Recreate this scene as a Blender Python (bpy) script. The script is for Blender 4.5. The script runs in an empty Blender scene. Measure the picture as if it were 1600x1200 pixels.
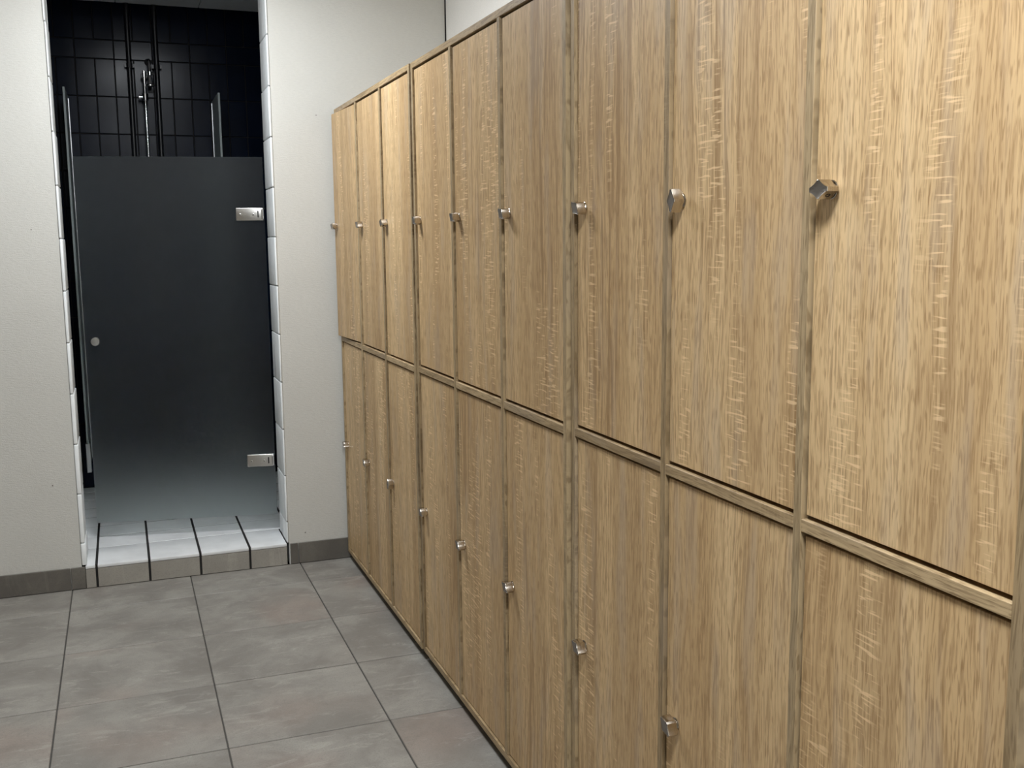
import bpy, bmesh, math, random
from mathutils import Vector, Matrix

scene = bpy.context.scene
C = scene.collection
random.seed(7)
PI = math.pi

# ------------------------------------------------------------------ camera
F_PX, YAW, PITCH, ROLL = 1609.736, 0.361194, -0.139511, -0.009877
CAM = Vector((-0.857746, -4.321981, 1.366078))
fwd = Vector((math.sin(YAW) * math.cos(PITCH), math.cos(YAW) * math.cos(PITCH), math.sin(PITCH)))
right = Vector((math.cos(YAW), -math.sin(YAW), 0))
up = right.cross(fwd)
r2 = math.cos(ROLL) * right + math.sin(ROLL) * up
u2 = -math.sin(ROLL) * right + math.cos(ROLL) * up
cd = bpy.data.cameras.new('camera')
cd.sensor_fit = 'HORIZONTAL'
cd.sensor_width = 36
cd.lens = F_PX / 1600 * 36
cd.clip_start = 0.02
cam = bpy.data.objects.new('camera', cd)
C.objects.link(cam)
cam.matrix_world = Matrix(((r2.x, u2.x, -fwd.x, CAM.x), (r2.y, u2.y, -fwd.y, CAM.y),
                           (r2.z, u2.z, -fwd.z, CAM.z), (0, 0, 0, 1)))
scene.camera = cam

# ------------------------------------------------------------------ world, exposure
world = bpy.data.worlds.new('world')
scene.world = world
world.use_nodes = True
world.node_tree.nodes['Background'].inputs[0].default_value = (0, 0, 0, 1)
world.node_tree.nodes['Background'].inputs[1].default_value = 0
vs = scene.view_settings
vs.view_transform = 'Standard'
vs.look = 'None'
vs.gamma = 1
vs.use_curve_mapping = False
vs.exposure = 0.0
# ceiling lamps: (x, y, emission strength)
LAMPS = [(-0.68, -0.86, 61.0), (-0.62, -3.85, 87.0), (-0.62, -6.4, 58.0)]


# ------------------------------------------------------------------ helpers
def box_into(bm, x0, x1, y0, y1, z0, z1):
    vs_ = [bm.verts.new(p) for p in ((x0, y0, z0), (x1, y0, z0), (x1, y1, z0), (x0, y1, z0),
                                     (x0, y0, z1), (x1, y0, z1), (x1, y1, z1), (x0, y1, z1))]
    for f in ((0, 3, 2, 1), (4, 5, 6, 7), (0, 1, 5, 4), (1, 2, 6, 5), (2, 3, 7, 6), (3, 0, 4, 7)):
        bm.faces.new([vs_[i] for i in f])
    return vs_


def box(x0, x1, y0, y1, z0, z1, bev=0.0, seg=1):
    bm = bmesh.new()
    box_into(bm, x0, x1, y0, y1, z0, z1)
    if bev:
        bmesh.ops.bevel(bm, geom=bm.edges[:], offset=bev, segments=seg, affect='EDGES', profile=0.5)
    return bm


def ring_loft(bm, rings, cap0=True, cap1=True):
    vr = [[bm.verts.new(p) for p in r] for r in rings]
    n = len(vr[0])
    for a, b in zip(vr, vr[1:]):
        for i in range(n):
            bm.faces.new((a[i], a[(i + 1) % n], b[(i + 1) % n], b[i]))
    if cap0:
        bm.faces.new(vr[0][::-1])
    if cap1:
        bm.faces.new(vr[-1])
    return vr


def lathe(bm, prof, origin, axis, n=24):
    """prof: list of (radius, distance along axis)"""
    ax = Vector(axis).normalized()
    t = Vector((0, 0, 1)) if abs(ax.z) < 0.9 else Vector((1, 0, 0))
    e1 = ax.cross(t).normalized()
    e2 = ax.cross(e1)
    o = Vector(origin)
    ring_loft(bm, [[o + ax * d + r * (math.cos(2 * PI * i / n) * e1 + math.sin(2 * PI * i / n) * e2)
                    for i in range(n)] for r, d in prof])


def tube(bm, pts, rad, n=14):
    pts = [Vector(p) for p in pts]
    rings = []
    prev = None
    for i, p in enumerate(pts):
        d = (pts[min(i + 1, len(pts) - 1)] - pts[max(i - 1, 0)]).normalized()
        if prev is None:
            t = Vector((0, 0, 1)) if abs(d.z) < 0.9 else Vector((1, 0, 0))
            e1 = d.cross(t).normalized()
        else:
            e1 = (prev - d * prev.dot(d)).normalized()
        prev = e1
        e2 = d.cross(e1)
        rings.append([p + rad * (math.cos(2 * PI * k / n) * e1 + math.sin(2 * PI * k / n) * e2) for k in range(n)])
    ring_loft(bm, rings)


def mesh(name, bm, mats, smooth=False):
    bmesh.ops.recalc_face_normals(bm, faces=bm.faces[:])
    me = bpy.data.meshes.new(name)
    bm.to_mesh(me)
    bm.free()
    for m in (mats if isinstance(mats, (list, tuple)) else [mats]):
        me.materials.append(m)
    if smooth:
        for p in me.polygons:
            p.use_smooth = True
        me.set_sharp_from_angle(angle=math.radians(32))
    return me


def link(name, me, parent=None, loc=(0, 0, 0), rot=(0, 0, 0)):
    o = bpy.data.objects.new(name, me)
    C.objects.link(o)
    o.location = loc
    o.rotation_euler = rot
    if parent is not None:
        o.parent = parent
    return o


def obj(name, bm, mats, parent=None, loc=(0, 0, 0), rot=(0, 0, 0), smooth=False):
    return link(name, mesh(name, bm, mats, smooth), parent, loc, rot)


def tag(o, label, cat=None, group=None, kind=None):
    if label:
        o['label'] = label
    if cat:
        o['category'] = cat
    if group:
        o['group'] = group
    if kind:
        o['kind'] = kind
    return o


# ------------------------------------------------------------------ materials
class NT:
    def __init__(self, name):
        self.m = bpy.data.materials.new(name)
        self.m.use_nodes = True
        self.t = self.m.node_tree
        self.b = self.t.nodes['Principled BSDF']
        self.out = self.t.nodes['Material Output']

    def n(self, typ, **kw):
        nd = self.t.nodes.new(typ)
        for k, v in kw.items():
            setattr(nd, k, v)
        return nd

    def l(self, a, b):
        self.t.links.new(a, b)

    def val(self, inp, v):
        if hasattr(v, 'is_linked'):
            self.l(v, inp)
        else:
            inp.default_value = v

    def math(self, op, a, b=None, c=None, clamp=False):
        nd = self.n('ShaderNodeMath', operation=op, use_clamp=clamp)
        self.val(nd.inputs[0], a)
        if b is not None:
            self.val(nd.inputs[1], b)
        if c is not None:
            self.val(nd.inputs[2], c)
        return nd.outputs[0]

    def vmath(self, op, a, b):
        nd = self.n('ShaderNodeVectorMath', operation=op)
        self.val(nd.inputs[0], a)
        self.val(nd.inputs[1], b)
        return nd.outputs[0]

    def noise(self, vec, scale=1.0, detail=3.0, rough=0.5, dist=0.0):
        nd = self.n('ShaderNodeTexNoise')
        self.l(vec, nd.inputs['Vector'])
        nd.inputs['Scale'].default_value = scale
        nd.inputs['Detail'].default_value = detail
        nd.inputs['Roughness'].default_value = rough
        nd.inputs['Distortion'].default_value = dist
        return nd.outputs['Fac']

    def step(self, v, lo, hi):
        nd = self.n('ShaderNodeMapRange', interpolation_type='SMOOTHSTEP')
        self.val(nd.inputs['Value'], v)
        nd.inputs['From Min'].default_value = lo
        nd.inputs['From Max'].default_value = hi
        return nd.outputs['Result']

    def mix(self, f, a, b, mode='MIX'):
        nd = self.n('ShaderNodeMix', data_type='RGBA', blend_type=mode)
        self.val(nd.inputs[0], f)
        self.val(nd.inputs[6], a)
        self.val(nd.inputs[7], b)
        return nd.outputs[2]

    def bump(self, h, strength, dist):
        nd = self.n('ShaderNodeBump')
        nd.inputs['Strength'].default_value = strength
        nd.inputs['Distance'].default_value = dist
        self.l(h, nd.inputs['Height'])
        self.l(nd.outputs['Normal'], self.b.inputs['Normal'])

    def set(self, **kw):
        for k, v in kw.items():
            self.val(self.b.inputs[k.replace('_', ' ')], v)

    def coords(self, rnd=True, kind='Object'):
        tc = self.n('ShaderNodeTexCoord').outputs[kind]
        if not rnd:
            return tc
        r = self.n('ShaderNodeObjectInfo').outputs['Random']
        cb = self.n('ShaderNodeCombineXYZ')
        self.l(self.math('MULTIPLY', r, 37.0), cb.inputs[0])
        self.l(self.math('MULTIPLY', r, 91.0), cb.inputs[1])
        self.l(self.math('MULTIPLY', r, 53.0), cb.inputs[2])
        return self.vmath('ADD', tc, cb.outputs[0])


def col(r, g, b):
    """sRGB 0-255 to linear RGBA"""
    f = lambda c: c / 12.92 if c <= 0.04045 else ((c + 0.055) / 1.055) ** 2.4
    return (f(r / 255), f(g / 255), f(b / 255), 1)


def plain(name, c, rough=0.5, metal=0.0):
    m = NT(name)
    m.set(Base_Color=c, Roughness=rough, Metallic=metal)
    return m.m


def wood(name, light, mid, dark, axis='z', fleck=1.0):
    """sawn oak laminate: tonal bands, fibres, cathedral figure, cross-grain saw flecks; grain runs along axis"""
    m = NT(name)
    grey = tuple(sum(mid[:3]) / 3 * k for k in (1.08, 0.94, 0.8)) + (1,)
    co = m.coords()
    sp = m.n('ShaderNodeSeparateXYZ')
    m.l(co, sp.inputs[0])
    if axis == 'z':
        ac, al, th = sp.outputs[1], sp.outputs[2], sp.outputs[0]
    else:
        ac, al, th = sp.outputs[2], sp.outputs[1], sp.outputs[0]

    def vec(sa, sl, so=0.0):
        cb = m.n('ShaderNodeCombineXYZ')
        m.l(m.math('MULTIPLY_ADD', acw, sa, so), cb.inputs[0])
        m.l(m.math('MULTIPLY', al, sl), cb.inputs[1])
        m.l(m.math('MULTIPLY', th, 9.0), cb.inputs[2])
        return cb.outputs[0]
    acw = ac
    warp = m.noise(vec(4.0, 1.6), detail=2.0)
    acw = m.math('MULTIPLY_ADD', m.math('SUBTRACT', warp, 0.5), 0.05, ac)
    # plank-like bands: hard-edged strips
    acs = acw
    acw = m.math('MULTIPLY_ADD', m.math('SUBTRACT', warp, 0.5), 0.006, ac)
    band = m.noise(vec(13.0, 0.12, 3.1), detail=1.5, rough=0.7)
    vor = m.n('ShaderNodeTexVoronoi', voronoi_dimensions='1D', feature='F1')
    m.l(m.math('MULTIPLY_ADD', acw, 16.0, 4.0), vor.inputs['W'])
    vor.inputs['Scale'].default_value = 1.0
    plank = m.n('ShaderNodeSeparateColor')
    m.l(vor.outputs['Color'], plank.inputs[0])
    acw = acs
    c = m.mix(m.step(band, 0.3, 0.72), light, mid)
    c = m.mix(m.math('MULTIPLY', m.math('SUBTRACT', plank.outputs[0], 0.25, clamp=True), 0.42), c, dark)
    # cathedral figure
    fig_zone = m.step(m.noise(vec(5.0, 0.9, 11.0), detail=1.0), 0.5, 0.64)
    rings = m.noise(vec(75.0, 2.6, 5.0), detail=2.5, rough=0.55, dist=0.6)
    c = m.mix(m.math('MULTIPLY', m.math('MULTIPLY', m.step(rings, 0.48, 0.6), fig_zone), 0.7), c, dark)
    # fibres
    fib = m.noise(vec(260.0, 12.0, 1.7), detail=3.0, rough=0.6)
    c = m.mix(m.math('MULTIPLY', m.step(fib, 0.44, 0.66), 0.58), c, dark)
    pore = m.noise(vec(430.0, 34.0, 8.2), detail=1.0)
    c = m.mix(m.math('MULTIPLY', m.step(pore, 0.55, 0.68), 0.62), c, dark)
    hue = m.noise(vec(24.0, 3.0, 31.0), detail=2.0)
    c = m.mix(m.math('MULTIPLY', m.step(hue, 0.5, 0.7), 0.22), c, grey)
    # cross-grain flecks in upright columns
    fz = m.step(m.noise(vec(15.0, 1.5, 23.0), detail=1.0), 0.54, 0.64)
    fl = m.noise(vec(22.0, 210.0, 2.2), detail=1.5, dist=0.25)
    c = m.mix(m.math('MULTIPLY', m.math('MULTIPLY', m.step(fl, 0.56, 0.64), fz), 0.62 * fleck), c,
              (min(light[0] * 1.25, 1), min(light[1] * 1.27, 1), min(light[2] * 1.35, 1), 1))
    m.set(Base_Color=c, Roughness=m.math('MULTIPLY_ADD', fib, 0.18, 0.42))
    m.b.inputs['Specular IOR Level'].default_value = 0.38
    m.bump(m.math('SUBTRACT', 1.0, m.step(fib, 0.42, 0.7)), 0.12, 0.0006)
    return m.m


OAK = wood('oak_laminate', col(218, 188, 143), col(198, 166, 121), col(144, 112, 74))
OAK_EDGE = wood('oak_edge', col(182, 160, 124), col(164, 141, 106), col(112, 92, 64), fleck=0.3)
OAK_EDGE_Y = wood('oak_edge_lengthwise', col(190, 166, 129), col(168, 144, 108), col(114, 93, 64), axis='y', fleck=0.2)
OAK_DARK = plain('cabinet_interior', col(120, 96, 66), 0.6)
BLACK = plain('black_plinth', col(18, 17, 17), 0.6)


def wallpaper(name, c, marks=()):
    m = NT(name)
    tc = m.coords(False, 'Object')
    a = m.noise(m.vmath('MULTIPLY', tc, (55.0, 55.0, 240.0)), detail=3.0, rough=0.65)
    b = m.noise(tc, 3.0, 3.0)
    d = m.noise(m.vmath('MULTIPLY', tc, (260.0, 260.0, 500.0)), detail=2.0)
    dirty = tuple(x * 0.86 for x in c[:3]) + (1,)
    cc = m.mix(m.math('MULTIPLY', m.step(b, 0.35, 0.75), 0.30), c, dirty)
    cc = m.mix(m.math('MULTIPLY', m.step(a, 0.35, 0.7), 0.34), cc, dirty)
    for (x, z, r) in marks:     # pin holes and scuffs in the paper
        dd = m.n('ShaderNodeVectorMath', operation='DISTANCE')
        m.l(m.vmath('MULTIPLY', tc, (1.0, 0.0, 1.0)), dd.inputs[0])
        dd.inputs[1].default_value = (x, 0, z)
        f = m.math('SUBTRACT', 1.0, m.step(dd.outputs['Value'], r * 0.5, r))
        cc = m.mix(m.math('MULTIPLY', f, 0.7), cc, col(60, 50, 42))
    m.set(Base_Color=cc, Roughness=0.75)
    m.b.inputs['Specular IOR Level'].default_value = 0.25
    m.bump(m.math('ADD', a, m.math('MULTIPLY', d, 0.5)), 0.55, 0.0022)
    return m.m


PAPER = wallpaper('woven_wallpaper', col(204, 203, 197),
                  ((-1.151, 0.429, 0.004), (-0.178, 0.131, 0.004), (-0.069, 1.876, 0.003), (-1.16, 1.42, 0.003)))
PLASTER = wallpaper('pale_plaster', col(232, 231, 227))
CEIL = plain('ceiling_paint', col(232, 231, 228), 0.9)
GROUT = plain('dark_grout', col(74, 72, 68), 0.9)
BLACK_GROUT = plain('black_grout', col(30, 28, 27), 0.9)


def stone(name, a, b, warm, rough=0.42):
    m = NT(name)
    co = m.coords()
    n1 = m.noise(co, 4.5, 5.0, 0.62, 0.6)
    n2 = m.noise(co, 16.0, 6.0, 0.7, 0.4)
    n3 = m.noise(co, 2.2, 2.0)
    n4 = m.noise(co, 260.0, 2.0)
    n5 = m.noise(m.vmath('MULTIPLY', co, (7.0, 22.0, 1.0)), 1.0, 6.0, 0.72, 1.2)
    c = m.mix(m.step(n1, 0.3, 0.7), a, b)
    c = m.mix(m.math('MULTIPLY', m.step(n3, 0.52, 0.75), 0.55), c, warm)
    lt = tuple(min(1, x * 1.35) for x in b[:3]) + (1,)
    c = m.mix(m.math('MULTIPLY', m.step(n5, 0.53, 0.66), 0.42), c, lt)
    c = m.mix(m.math('MULTIPLY', m.step(n2, 0.5, 0.7), 0.45), c, a)
    c = m.mix(m.math('MULTIPLY', m.step(n4, 0.5, 0.7), 0.3), c, tuple(x * 0.6 for x in a[:3]) + (1,))
    hi = m.n('ShaderNodeObjectInfo').outputs['Random']
    c = m.mix(m.math('MULTIPLY', hi, 0.12), c, a)
    m.set(Base_Color=c, Roughness=m.math('MULTIPLY_ADD', n2, 0.16, rough))
    m.bump(n2, 0.08, 0.001)
    return m.m


FLOOR_TILE = stone('grey_stone_tile', col(124, 120, 114), col(152, 149, 142), col(146, 130, 120))
SKIRT_TILE = stone('dark_skirting_tile', col(92, 88, 82), col(112, 108, 100), col(104, 94, 86))


def glazed(name, c, rough, var=0.06, spec=0.5):
    m = NT(name)
    m.b.inputs['Specular IOR Level'].default_value = spec
    co = m.coords()
    n1 = m.noise(co, 9.0, 3.0)
    n2 = m.noise(m.vmath('MULTIPLY', co, (14.0, 14.0, 2.0)), 1.0, 3.0)
    dk = tuple(x * (1 - 3 * var) for x in c[:3]) + (1,)
    m.set(Base_Color=m.mix(m.step(n1, 0.3, 0.8), c, dk), Roughness=m.math('MULTIPLY_ADD', n2, 0.14, rough))
    m.bump(n2, 0.05, 0.002)
    return m.m


WHITE_TILE = glazed('white_glazed_tile', col(240, 244, 245), 0.22, 0.03, 0.03)
STEP_TILE = glazed('white_step_tile', col(232, 234, 235), 0.35, 0.05)
RISER_TILE = stone('beige_riser_tile', col(146, 142, 134), col(160, 156, 147), col(150, 142, 132), 0.5)
NAVY_TILE = glazed('navy_glazed_tile', col(10, 19, 36), 0.13, 0.1, 0.10)
STEEL = NT('brushed_steel')
_n = STEEL.noise(STEEL.vmath('MULTIPLY', STEEL.coords(), (40.0, 900.0, 900.0)), 1.0, 2.0)
STEEL.set(Base_Color=col(196, 194, 190), Metallic=1.0, Roughness=STEEL.math('MULTIPLY_ADD', _n, 0.12, 0.24))
STEEL = STEEL.m
NICKEL = plain('satin_nickel', col(196, 188, 176), 0.16, 1.0)
NICKEL_FACE = plain('satin_nickel_face', col(150, 144, 138), 0.42, 1.0)
CHROME = plain('chrome', col(225, 225, 228), 0.08, 1.0)
DARK = plain('recess_shade', col(14, 13, 12), 0.7)  # near-black colour that stands in for the shade inside small holes
PIPE_BLACK = plain('black_pipe_paint', col(17, 18, 22), 0.35)
ALU = plain('aluminium_profile', col(190, 192, 194), 0.3, 1.0)

FROST = NT('frosted_glass')
FROST.set(Base_Color=(0.93, 0.98, 0.98, 1), Roughness=0.62, IOR=1.22)
FROST.b.inputs['Transmission Weight'].default_value = 1.0
_d = FROST.n('ShaderNodeBsdfDiffuse')
_d.inputs[0].default_value = (0.55, 0.6, 0.64, 1)
_mx = FROST.n('ShaderNodeMixShader')
_mx.inputs[0].default_value = 0.003
FROST.l(FROST.b.outputs[0], _mx.inputs[1])
FROST.l(_d.outputs[0], _mx.inputs[2])
FROST.l(_mx.outputs[0], FROST.out.inputs['Surface'])
FROST = FROST.m

# ------------------------------------------------------------------ the setting
RX0, RX1, RY0, H = -3.0, 0.492, -7.0, 2.62           # room
OL, OR, OT = -1.066, -0.249, 2.54                    # rough opening to the shower
WT = 0.20                                            # wall thickness
SX0, SX1, SY1, SH = -1.60, 0.40, 1.42, 2.565         # shower room
FZ = 0.094                                           # shower floor level

bm = bmesh.new()
box_into(bm, RX0 - 0.15, OL, 0, WT, 0, H)
box_into(bm, OR, RX1 + 0.15, 0, WT, 0, H)
box_into(bm, OL, OR, 0, WT, OT, H)
tag(obj('wall_back', bm, PAPER), 'warm grey woven-textured wall around the shower doorway', kind='structure')
tag(obj('wall_right', box(RX1, RX1 + 0.15, RY0, -0.004, 0, H), PLASTER),
    'smooth white wall behind the oak lockers', kind='structure')
tag(obj('wall_left', box(RX0 - 0.15, RX0, RY0, 0, 0, H), plain('taupe_wall_paint', col(150, 139, 122), 0.8)), 'taupe wall on the open side of the room', kind='structure')
tag(obj('wall_front', box(RX0 - 0.15, RX1 + 0.15, RY0 - 0.15, RY0, 0, H), PAPER), 'plain end wall of the locker room', kind='structure')
tag(obj('ceiling', box(RX0 - 0.15, RX1 + 0.15, RY0 - 0.15, WT, H, H + 0.12), CEIL), 'white ceiling of the locker room', kind='structure')
tag(obj('trim_shadow_gap', box(RX1 - 0.005, RX1, -0.005, 0.0, 0.1, H), BLACK_GROUT),  # solid black strip, paints the shade of the corner gap
    'thin dark strip standing in for the shadow gap in the corner above the lockers', kind='structure')

# floor with individual tiles
floor = tag(obj('floor', box(RX0, RX1, RY0, 0, -0.1, -0.0025), GROUT), 'grey stone tiled floor with narrow dark joints', kind='structure')
TC, TD, TX, TY = 0.4504, 0.4363, -1.1058, -0.2637
J = 0.0045
cache = {}


def tile_at(parent, x0, x1, y0, y1, zt, mat, name='tile', th=0.012, j=J, jy=None, bev=0.0012):
    jy = j if jy is None else jy
    w, d = round(x1 - x0 - j, 4), round(y1 - y0 - jy, 4)
    if w < 0.004 or d < 0.004:
        return
    k = (w, d, mat.name)
    if k not in cache:
        cache[k] = mesh(name, box(-w / 2, w / 2, -d / 2, d / 2, -th, 0, bev), mat)
    return link(name, cache[k], parent, ((x0 + x1) / 2, (y0 + y1) / 2, zt))


xs = [TX + i * TC for i in range(-5, 5)]
ys = [TY - i * TD for i in range(-1, 16)]
for i in range(len(xs) - 1):
    x0, x1 = max(xs[i], RX0), min(xs[i + 1], RX1)
    if x1 - x0 < 0.03 or x0 > 0.05:
        continue
    for k in range(len(ys) - 1):
        y1, y0 = min(ys[k], 0.0), max(ys[k + 1], RY0)
        if y1 - y0 < 0.03:
            continue
        tile_at(floor, x0, x1, y0, y1, random.uniform(-0.0003, 0.0003), FLOOR_TILE)

# skirting tiles
def skirting(name, label, edges, zt):
    g = bpy.data.objects.new(name, None)
    C.objects.link(g)
    tag(g, label, kind='structure')
    for a, b in zip(edges, edges[1:]):
        obj('tile', box(a + 0.0012, b - 0.0012, -0.009, -0.0002, 0.0022, zt, 0.001), SKIRT_TILE, g)


skirting('baseboard_left', 'dark grey tile skirting left of the shower step', [-2.9, -2.457, -2.0066, -1.5562, -1.1075, -1.053], 0.090)
skirting('baseboard_right', 'short dark grey tile skirting between shower step and lockers', [-0.2455, -0.2115, 0.016], 0.0905)
bl = bpy.data.objects.new('baseboard_side', None)
C.objects.link(bl)
tag(bl, 'dark grey tile skirting along the open side wall', kind='structure')
for k in range(1, 16):
    y1, y0 = TY - (k - 1) * TD, TY - k * TD
    obj('tile', box(RX0 + 0.0002, RX0 + 0.009, y0 + 0.0012, y1 - 0.0012, 0.0022, 0.09, 0.001), SKIRT_TILE, bl)

# shower room: floor, step
sf = bpy.data.objects.new('shower_floor', None)
C.objects.link(sf)
tag(sf, 'white tiled shower floor with raised step at the doorway', kind='structure')
bm = bmesh.new()
box_into(bm, OL + 0.013, OR - 0.009, -0.004, WT, 0.0, FZ - 0.0012)
box_into(bm, SX0, SX1, WT, SY1, -0.05, FZ - 0.0012)
obj('bed', bm, BLACK_GROUT, sf)
JX, JP = -1.012, 0.1997
rows = [0.235, 0.415, 0.592, 0.77, 0.95, 1.125, 1.30, SY1]
OX0, OX1 = -1.0535, -0.2585                  # clear opening between the jamb tiles
cols = [JX + JP * i for i in range(-3, 8)]
for i in range(len(cols) - 1):
    x0, x1 = max(cols[i], SX0), min(cols[i + 1], SX1)
    if x1 - x0 < 0.02:
        continue
    for a, b in zip(rows, rows[1:]):
        tile_at(sf, x0, x1, a, b, FZ + random.uniform(-0.0004, 0.0004), STEP_TILE, j=0.009, jy=0.006)
    a0, a1 = max(x0, OX0), min(x1, OX1)
    if a1 - a0 > 0.01:
        js = 0.009 if a0 == x0 else 0.002
        je = 0.009 if a1 == x1 else 0.002
        # lip tile with a rounded nose, and the riser tile under it
        bm = box(a0 + js / 2, a1 - je / 2, -0.0105, 0.235 - 0.0015, FZ - 0.013, FZ, 0.0022, 2)
        obj('lip_tile', bm, STEP_TILE, sf, smooth=True)
        obj('riser_tile', box(a0 + js / 2, a1 - je / 2, -0.0095, -0.0035, 0.0022, FZ - 0.0145, 0.001), RISER_TILE, sf)

# tiled jambs of the doorway
jl = bpy.data.objects.new('trim_1', None)
C.objects.link(jl)
tag(jl, 'white glazed tile edging on the jamb far from the lockers', kind='structure')
jr = bpy.data.objects.new('trim_2', None)
C.objects.link(jr)
tag(jr, 'white glazed tile edging on the jamb beside the door hinges', kind='structure')
zj = [FZ + 0.001] + [0.187 + 0.1997 * k for k in range(12)] + [OT]
for a, b in zip(zj, zj[1:]):
    lean = -0.0065 * (a + b) / 2 + 0.004
    dx = random.uniform(-0.0012, 0.0012)
    bm = box(OL + 0.001, -1.050 + lean + dx, -0.007, WT - 0.001, a + 0.0012, b - 0.0012, 0.0042, 3)
    obj('tile', bm, WHITE_TILE, jl, smooth=True)
    dx = random.uniform(-0.0012, 0.0012)
    bm = box(-0.2585 + dx, OR - 0.001, -0.007, WT - 0.001, a + 0.0012, b - 0.0012, 0.0042, 3)
    obj('tile', bm, WHITE_TILE, jr, smooth=True)

# shower room shell
NAVY_SIDE = NT('navy_tiled_side')
_tc = NAVY_SIDE.coords(False)
_br = NAVY_SIDE.n('ShaderNodeTexBrick', offset=0.0)
_sp = NAVY_SIDE.n('ShaderNodeSeparateXYZ')
NAVY_SIDE.l(_tc, _sp.inputs[0])
_cb = NAVY_SIDE.n('ShaderNodeCombineXYZ')
NAVY_SIDE.l(NAVY_SIDE.math('ADD', _sp.outputs[0], _sp.outputs[1]), _cb.inputs[0])
NAVY_SIDE.l(_sp.outputs[2], _cb.inputs[1])
NAVY_SIDE.l(_cb.outputs[0], _br.inputs['Vector'])
for k, v in (('Scale', 1.0), ('Mortar Size', 0.003), ('Brick Width', 0.0917), ('Row Height', 0.185)):
    _br.inputs[k].default_value = v
_br.inputs['Color1'].default_value = _br.inputs['Color2'].default_value = col(12, 16, 25)
_br.inputs['Mortar'].default_value = col(14, 14, 16)
NAVY_SIDE.set(Base_Color=_br.outputs['Color'], Roughness=0.22)
NAVY_SIDE = NAVY_SIDE.m
tag(obj('wall_shower_left', box(SX0 - 0.12, SX0, WT, SY1 + 0.12, 0, SH), NAVY_SIDE), 'dark side wall inside the shower', kind='structure')
tag(obj('wall_shower_right', box(SX1, SX1 + 0.12, WT, SY1 + 0.12, 0, SH), NAVY_SIDE), 'dark side wall of the shower behind the locker corner', kind='structure')
cs = tag(obj('ceiling_shower', box(SX0 - 0.12, SX1 + 0.12, WT, SY1 + 0.12, SH, SH + 0.1), plain('shower_ceiling_paint', col(150, 152, 158), 0.8)),
         'grey panelled shower ceiling', kind='structure')
for k in range(5):
    x0 = SX0 + k * 0.4
    obj('panel', box(x0 + 0.002, x0 + 0.398, WT + 0.002, SY1 - 0.03, SH - 0.008, SH - 0.0002, 0.002),
        plain('shower_ceiling_panel', col(222, 224, 228), 0.7) if k == 0 else bpy.data.materials['shower_ceiling_panel'], cs)

wsb = tag(obj('wall_shower_back', box(SX0 - 0.12, SX1 + 0.12, SY1, SY1 + 0.12, 0, SH), BLACK_GROUT),
          'dark navy tiled back wall of the shower', kind='structure')
PX, P0 = 0.0917, -1.0035
zrows = [2.378, 2.285, 2.101, 1.916, 1.731, 1.546, 1.361, 1.176, 0.991, 0.806, 0.621, 0.436, 0.251, FZ]


def wtile(x0, x1, z0, z1):
    w, h = round(x1 - x0 - 0.0045, 4), round(z1 - z0 - 0.0045, 4)
    if w < 0.01 or h < 0.01:
        return
    k = ('w', w, h)
    if k not in cache:
        cache[k] = mesh('tile', box(-w / 2, w / 2, -0.004, 0.003, -h / 2, h / 2, 0.0016), NAVY_TILE)
    link('tile', cache[k], wsb, ((x0 + x1) / 2, SY1 - 0.003, (z0 + z1) / 2),
         (random.uniform(-0.006, 0.006), 0, random.uniform(-0.006, 0.006)))


pc = [P0 + PX * i for i in range(-7, 17)]
for i in range(len(pc) - 1):
    x0, x1 = max(pc[i], SX0), min(pc[i + 1], SX1)
    if x1 - x0 < 0.01:
        continue
    wtile(x0, x1, 2.378, SH)
    for a, b in zip(zrows[1:], zrows[2:]):
        wtile(x0, x1, b, a)
for i in range(-8, 18, 2):
    wtile(max(P0 + PX * i, SX0), min(P0 + PX * (i + 2), SX1), 2.285, 2.378)

# ------------------------------------------------------------------ locker cabinets
T = 0.018
DW = 0.365                    # clear width of a bay
W = 4 * T + 3 * DW            # cabinet width
DEPTH = 0.485
ZB, ZBT, ZTU, ZTOP = 0.034, 0.052, 1.880, 1.898
REC, GAP = 0.0052, 0.003


def star(a, b, r, n=5):
    """four-pointed concave outline, tips rounded by r; returns (y, z) points counter-clockwise"""
    tips = [(a, 0), (0, b), (-a, 0), (0, -b)]
    k = 0.37
    pts = []
    for q in range(4):
        p0, p2 = Vector(tips[q]), Vector(tips[(q + 1) % 4])
        c = (p0 + p2) * k
        for i in range(n + 1):
            t = i / n
            p = (1 - t) ** 2 * p0 + 2 * t * (1 - t) * c + t * t * p2
            d = 2 * (1 - t) * (c - p0) + 2 * t * (p2 - c)
            nrm = Vector((d.y, -d.x)).normalized()
            pts.append(p + nrm * r)
    return [(p.x, p.y) for p in pts]


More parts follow.
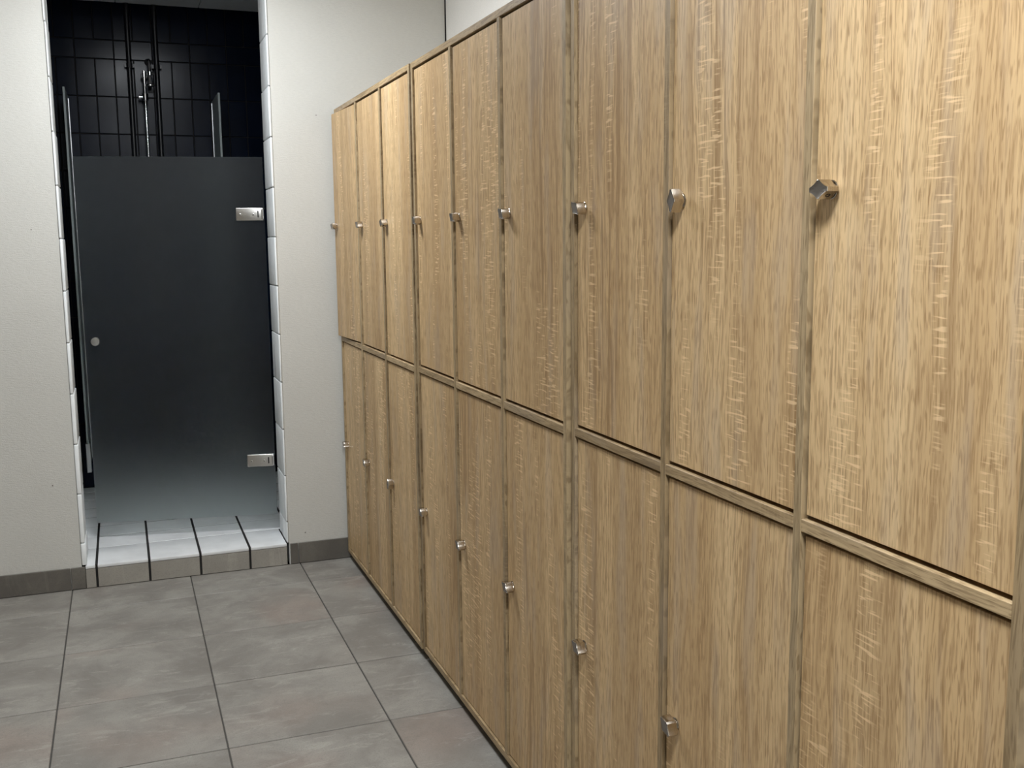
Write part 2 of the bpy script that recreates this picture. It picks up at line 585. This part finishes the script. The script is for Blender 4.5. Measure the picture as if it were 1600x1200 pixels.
def knob_mesh():
    bm = bmesh.new()
    o = star(0.0180, 0.0105, 0.0030)
    lv = [(0.0, 0.80), (0.002, 0.80), (0.0025, 0.97), (0.004, 1.0), (0.0195, 1.0), (0.0208, 0.965), (0.021, 0.93)]
    rings = [[(-d, y * s, z * s) for y, z in o] for d, s in lv]
    ring_loft(bm, rings, cap1=False)
    nface = len(bm.faces)
    ring_loft(bm, [[(-0.021, y * 0.93, z * 0.93) for y, z in o], [(-0.0205, y * 0.85, z * 0.85) for y, z in o],
                   [(-0.0206, y * 0.3, z * 0.3) for y, z in o]], cap0=False)
    bm.faces.ensure_lookup_table()
    for f in bm.faces[nface:]:
        f.material_index = 1
    nface = len(bm.faces)
    # dark plug on one flank, its colour standing in for the shaded padlock hole
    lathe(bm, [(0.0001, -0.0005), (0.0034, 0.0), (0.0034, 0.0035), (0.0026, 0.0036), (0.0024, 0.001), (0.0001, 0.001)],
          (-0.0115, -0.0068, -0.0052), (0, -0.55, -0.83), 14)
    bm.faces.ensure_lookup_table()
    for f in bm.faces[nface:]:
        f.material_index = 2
    bmesh.ops.remove_doubles(bm, verts=bm.verts[:], dist=1e-6)
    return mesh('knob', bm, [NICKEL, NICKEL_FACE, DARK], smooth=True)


def rosette_mesh():
    bm = bmesh.new()
    lathe(bm, [(0.0125, 0.0), (0.0125, 0.0012), (0.0115, 0.002), (0.006, 0.002)], (0, 0, 0), (-1, 0, 0), 24)
    return mesh('rosette', bm, NICKEL, smooth=True)


KNOB, ROSETTE = knob_mesh(), rosette_mesh()
door_meshes = {}


def locker(y_far, off, zs, label, rots_up, rots_dn, ajar=None):
    """y_far: y of the end nearest the shower wall; the cabinet runs towards -y"""
    root = bpy.data.objects.new('locker_cabinet', None)
    C.objects.link(root)
    root.location = (off, y_far, 0)
    tag(root, label, 'locker', 'oak locker cabinets along the wall')
    D = DEPTH - off
    p = lambda n, bm, m=OAK_EDGE: obj(n, bm, m, root)
    p('side_panel', box(0, D, -T, 0, ZB, ZTOP, 0.0008))
    p('side_panel', box(0, D, -W, -W + T, ZB, ZTOP, 0.0008))
    bays = [-(T + k * (DW + T)) for k in range(3)]
    for y in bays[1:]:
        p('divider', box(0, D - 0.006, y, y + T, ZBT, ZTU, 0.0008))
    p('top_panel', box(0, D, -W + T + 0.0003, -T - 0.0003, ZTU, ZTOP, 0.0008), OAK_EDGE_Y)
    p('bottom_panel', box(0, D, -W + T + 0.0003, -T - 0.0003, ZB, ZBT, 0.0008), OAK_EDGE_Y)
    p('back_panel', box(D - 0.005, D, -W + T + 0.0003, -T - 0.0003, ZBT, ZTU), OAK_DARK)
    p('plinth', box(0.022, D - 0.02, -W + 0.004, -0.004, 0.0006, ZB - 0.0003), BLACK)
    zbs = zs - T
    for k, y in enumerate(bays):
        p('shelf', box(0.0, D - 0.006, y - DW + 0.0004, y - 0.0004, zbs, zs, 0.0008), OAK_EDGE_Y)
        for upper in (True, False):
            z0, z1 = (zs + 0.0065, ZTU - GAP - 0.002) if upper else (ZBT + GAP, zbs - 0.0055)
            w, h = DW - 2 * GAP - 0.002, z1 - z0
            key = (round(h, 5),)
            if key not in door_meshes:
                # local origin at the hinge edge (towards -y), bottom
                door_meshes[key] = mesh('door', box(0, 0.018, 0, w, 0, h, 0.0007), OAK)
            ang = math.radians(ajar) if (ajar and upper and k == 0) else 0.0
            d = link('door', door_meshes[key], root, (REC, y - DW + GAP, z0), (0, 0, ang))
            kz = (1.426 if upper else 0.515) - z0
            rot = (rots_up if upper else rots_dn)[k]
            ky = w - 0.033
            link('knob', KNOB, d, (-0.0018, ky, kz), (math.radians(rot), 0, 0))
            link('rosette', ROSETTE, d, (0.0, ky, kz))
    return root


locker(-0.022, 0.0, 0.969, 'oak locker cabinet in the corner by the shower, one upper door ajar', (20, 30, 15), (30, 35, 90), ajar=3.4)
locker(-1.199, 0.003, 0.974, 'oak locker cabinet standing between the two other locker cabinets', (35, 30, 35), (25, 30, 25))
locker(-2.376, 0.009, 0.977, 'oak locker cabinet at the end of the row away from the shower', (35, 90, 0), (30, 40, 25))

# ------------------------------------------------------------------ glass shower door
GZ0, GZ1 = 0.167, 1.722
hx, hy, lx, ly = -0.264, 0.222, -1.0115, 0.370
GW = math.hypot(hx - lx, hy - ly)
ga = math.atan2(hy - ly, hx - lx)            # local x runs from the free edge to the hinge edge
gd = bpy.data.objects.new('door_1', None)
C.objects.link(gd)
gd.location = (lx, ly, GZ0)
gd.rotation_euler = (0, 0, ga)
tag(gd, 'frosted glass shower door hung on two steel hinges', kind='structure')
obj('glass_pane', box(0, GW, 0, 0.008, 0, GZ1 - GZ0, 0.0008), FROST, gd)
for zc in (1.483 - GZ0, 0.413 - GZ0):
    hg = obj('hinge', box(GW - 0.118, GW - 0.003, -0.0065, -0.0003, zc - 0.027, zc + 0.027, 0.0028, 3), STEEL, gd, smooth=True)
    obj('back_plate', box(GW - 0.118, GW - 0.003, 0.0083, 0.0135, zc - 0.027, zc + 0.027, 0.002, 2), STEEL, hg, smooth=True)
    for sx in (GW - 0.100, GW - 0.045):
        bm = bmesh.new()
        lathe(bm, [(0.0052, 0.0), (0.0052, 0.0008), (0.0042, 0.0014), (0.0024, 0.0014), (0.0022, 0.0002)], (sx, -0.0064, zc - 0.002), (0, -1, 0), 14)
        obj('screw', bm, STEEL, hg, smooth=True)
        bm = bmesh.new()
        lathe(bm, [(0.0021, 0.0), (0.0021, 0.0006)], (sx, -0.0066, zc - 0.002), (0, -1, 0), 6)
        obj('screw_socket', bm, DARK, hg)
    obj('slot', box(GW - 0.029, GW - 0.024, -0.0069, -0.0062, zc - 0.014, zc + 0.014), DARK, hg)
    bm = bmesh.new()
    lathe(bm, [(0.006, -0.021), (0.007, -0.020), (0.007, 0.020), (0.006, 0.021)], (GW - 0.006, -0.0075, zc), (0, 0, 1), 16)
    obj('pivot', bm, CHROME, hg, smooth=True)
bm = bmesh.new()
lathe(bm, [(0.009, 0.0), (0.009, 0.012), (0.0165, 0.014), (0.018, 0.016), (0.018, 0.027), (0.0165, 0.029), (0.001, 0.0292)],
      (0.047, -0.0002, 0.957 - GZ0), (0, -1, 0), 28)
obj('knob', bm, STEEL, gd, smooth=True)

# ------------------------------------------------------------------ things in the shower
PANEL_GLASS = NT('satin_partition_glass')
PANEL_GLASS.set(Base_Color=(0.42, 0.48, 0.48, 1), Roughness=0.4, IOR=1.45)
PANEL_GLASS.b.inputs['Transmission Weight'].default_value = 0.45
PANEL_GLASS = PANEL_GLASS.m


def partition(x, label):
    g = bpy.data.objects.new('glass_partition', None)
    C.objects.link(g)
    g.location = (x, 1.06, FZ)
    tag(g, label, 'partition', 'glass shower partitions')
    obj('pane', box(-0.005, 0.005, 0.0, 0.345, 0.165, 2.0, 0.001), PANEL_GLASS, g)
    obj('wall_profile', box(-0.009, 0.009, 0.336, 0.3515, 0.165, 1.99, 0.001), ALU, g)
    obj('edge_bracket', box(-0.011, 0.011, -0.002, 0.035, 0.155, 0.30, 0.002), ALU, g)


partition(-1.052, 'grey glass partition on the shower wall beside the jamb without hinges')
partition(-0.350, 'grey glass partition on the shower wall to the hinge side of the shower head')


def pipe(x, label):
    g = bpy.data.objects.new('riser_pipe', None)
    C.objects.link(g)
    g.location = (x, 1.385, FZ)
    tag(g, label, 'pipe', 'dark riser pipes on the shower wall')
    bm = bmesh.new()
    tube(bm, [(0, 0, 0.0006), (0, 0, 1.0), (0, 0, SH - FZ - 0.009)], 0.0125, 16)
    obj('tube', bm, PIPE_BLACK, g, smooth=True)
    for z in (2.253 - FZ, 1.2 - FZ, 0.35):
        bm = bmesh.new()
        lathe(bm, [(0.0128, -0.011), (0.0165, -0.011), (0.0165, 0.011), (0.0128, 0.011)], (0, 0, z), (0, 0, 1), 18)
        box_into(bm, -0.024, -0.015, -0.006, 0.006, z - 0.009, z + 0.009)
        box_into(bm, 0.015, 0.024, -0.006, 0.006, z - 0.009, z + 0.009)
        box_into(bm, -0.005, 0.005, 0.014, 0.0275, z - 0.008, z + 0.008)
        obj('clamp', bm, PIPE_BLACK, g)


pipe(-0.750, 'dark upright pipe on the tiled wall, on the side without the shower head')
pipe(-0.619, 'dark upright pipe on the tiled wall right behind the shower head')

sr = bpy.data.objects.new('shower_rail', None)
C.objects.link(sr)
sr.location = (-0.684, 1.335, 1.0)
tag(sr, 'slim chrome shower bar fixed to the dark tiled wall', 'shower rail')
bm = bmesh.new()
tube(bm, [(0, 0, 0), (0, 0, 0.6), (0, 0, 1.222)], 0.0085, 16)
obj('bar', bm, CHROME, sr, smooth=True)
for z in (0.02, 1.2):
    bm = bmesh.new()
    lathe(bm, [(0.014, 0.0), (0.016, 0.004), (0.016, 0.010), (0.007, 0.014), (0.007, 0.0795)], (0, -0.002, z), (0, 1, 0), 16)
    obj('bracket', bm, PIPE_BLACK if z > 1 else CHROME, sr, smooth=True)
bm = bmesh.new()
lathe(bm, [(0.0142, -0.018), (0.0155, -0.016), (0.0155, 0.016), (0.0142, 0.018)], (0, 0, 1.095), (0, 0, 1), 18)
lathe(bm, [(0.008, 0.0), (0.008, 0.014), (0.011, 0.016), (0.011, 0.024), (0.009, 0.026)], (-0.006, 0, 1.095), (-1, 0, 0), 16)
obj('slider', bm, CHROME, sr, smooth=True)

sh = bpy.data.objects.new('overhead_shower', None)
C.objects.link(sh)
sh.location = (-0.657, 1.32, 2.15)
tag(sh, 'chrome shower head with round spray plate above the bar', 'shower head')
bm = bmesh.new()
tube(bm, [(-0.002, 0.093, 0.128), (-0.002, 0.05, 0.130), (-0.002, 0.025, 0.128), (-0.001, 0.009, 0.116), (0, 0.001, 0.096), (0, 0, 0.07)], 0.008, 14)
obj('arm', bm, CHROME, sh, smooth=True)
bm = bmesh.new()
lathe(bm, [(0.018, 0.0), (0.018, 0.004), (0.009, 0.008)], (-0.002, 0.0935, 0.128), (0, -1, 0), 18)
obj('wall_flange', bm, PIPE_BLACK, sh, smooth=True)
bm = bmesh.new()
lathe(bm, [(0.009, 0.07), (0.012, 0.066), (0.012, 0.052), (0.009, 0.048)], (0, 0, 0), (0, 0, 1), 18)
lathe(bm, [(0.005, -0.019), (0.006, -0.017), (0.006, 0.017), (0.005, 0.019)], (0, 0, 0.058), (1, 0, 0), 12)
obj('joint_collar', bm, CHROME, sh, smooth=True)
bm = bmesh.new()
lathe(bm, [(0.008, 0.049), (0.0105, 0.036), (0.013, 0.018), (0.015, 0.008), (0.020, 0.004)], (0, 0, 0), (0, 0, 1), 22)
obj('body', bm, CHROME, sh, smooth=True)
bm = bmesh.new()
lathe(bm, [(0.019, 0.0042), (0.0225, 0.003), (0.0225, -0.001), (0.021, -0.003), (0.002, -0.003)], (0, 0, 0), (0, 0, 1), 26)
obj('spray_plate', bm, STEEL, sh, smooth=True)

# ------------------------------------------------------------------ ceiling lamps
def lamp(i, x, y, strength):
    g = bpy.data.objects.new('ceiling_lamp', None)
    C.objects.link(g)
    g.location = (x, y, H)
    tag(g, ('round white ceiling lamp near the shower doorway', 'round white ceiling lamp opposite the end locker cabinet',
            'round white ceiling lamp at the end of the room away from the shower')[i], 'lamp', 'round ceiling lamps')
    bm = bmesh.new()
    lathe(bm, [(0.255, -0.0005), (0.26, -0.01), (0.26, -0.045), (0.253, -0.05), (0.244, -0.05), (0.244, -0.03)], (0, 0, 0), (0, 0, 1), 40)
    obj('housing', bm, CEIL, g, smooth=True)
    m = NT('lamp_diffuser')
    m.set(Base_Color=(0.9, 0.9, 0.9, 1))
    m.b.inputs['Emission Color'].default_value = (0.96, 1.0, 1.04, 1)
    m.b.inputs['Emission Strength'].default_value = strength
    bm = bmesh.new()
    lathe(bm, [(0.243, -0.0315), (0.242, -0.048), (0.20, -0.056), (0.10, -0.061), (0.003, -0.062)], (0, 0, 0), (0, 0, 1), 32)
    obj('diffuser', bm, m.m, g, smooth=True)


for i, a in enumerate(LAMPS):
    lamp(i, *a)
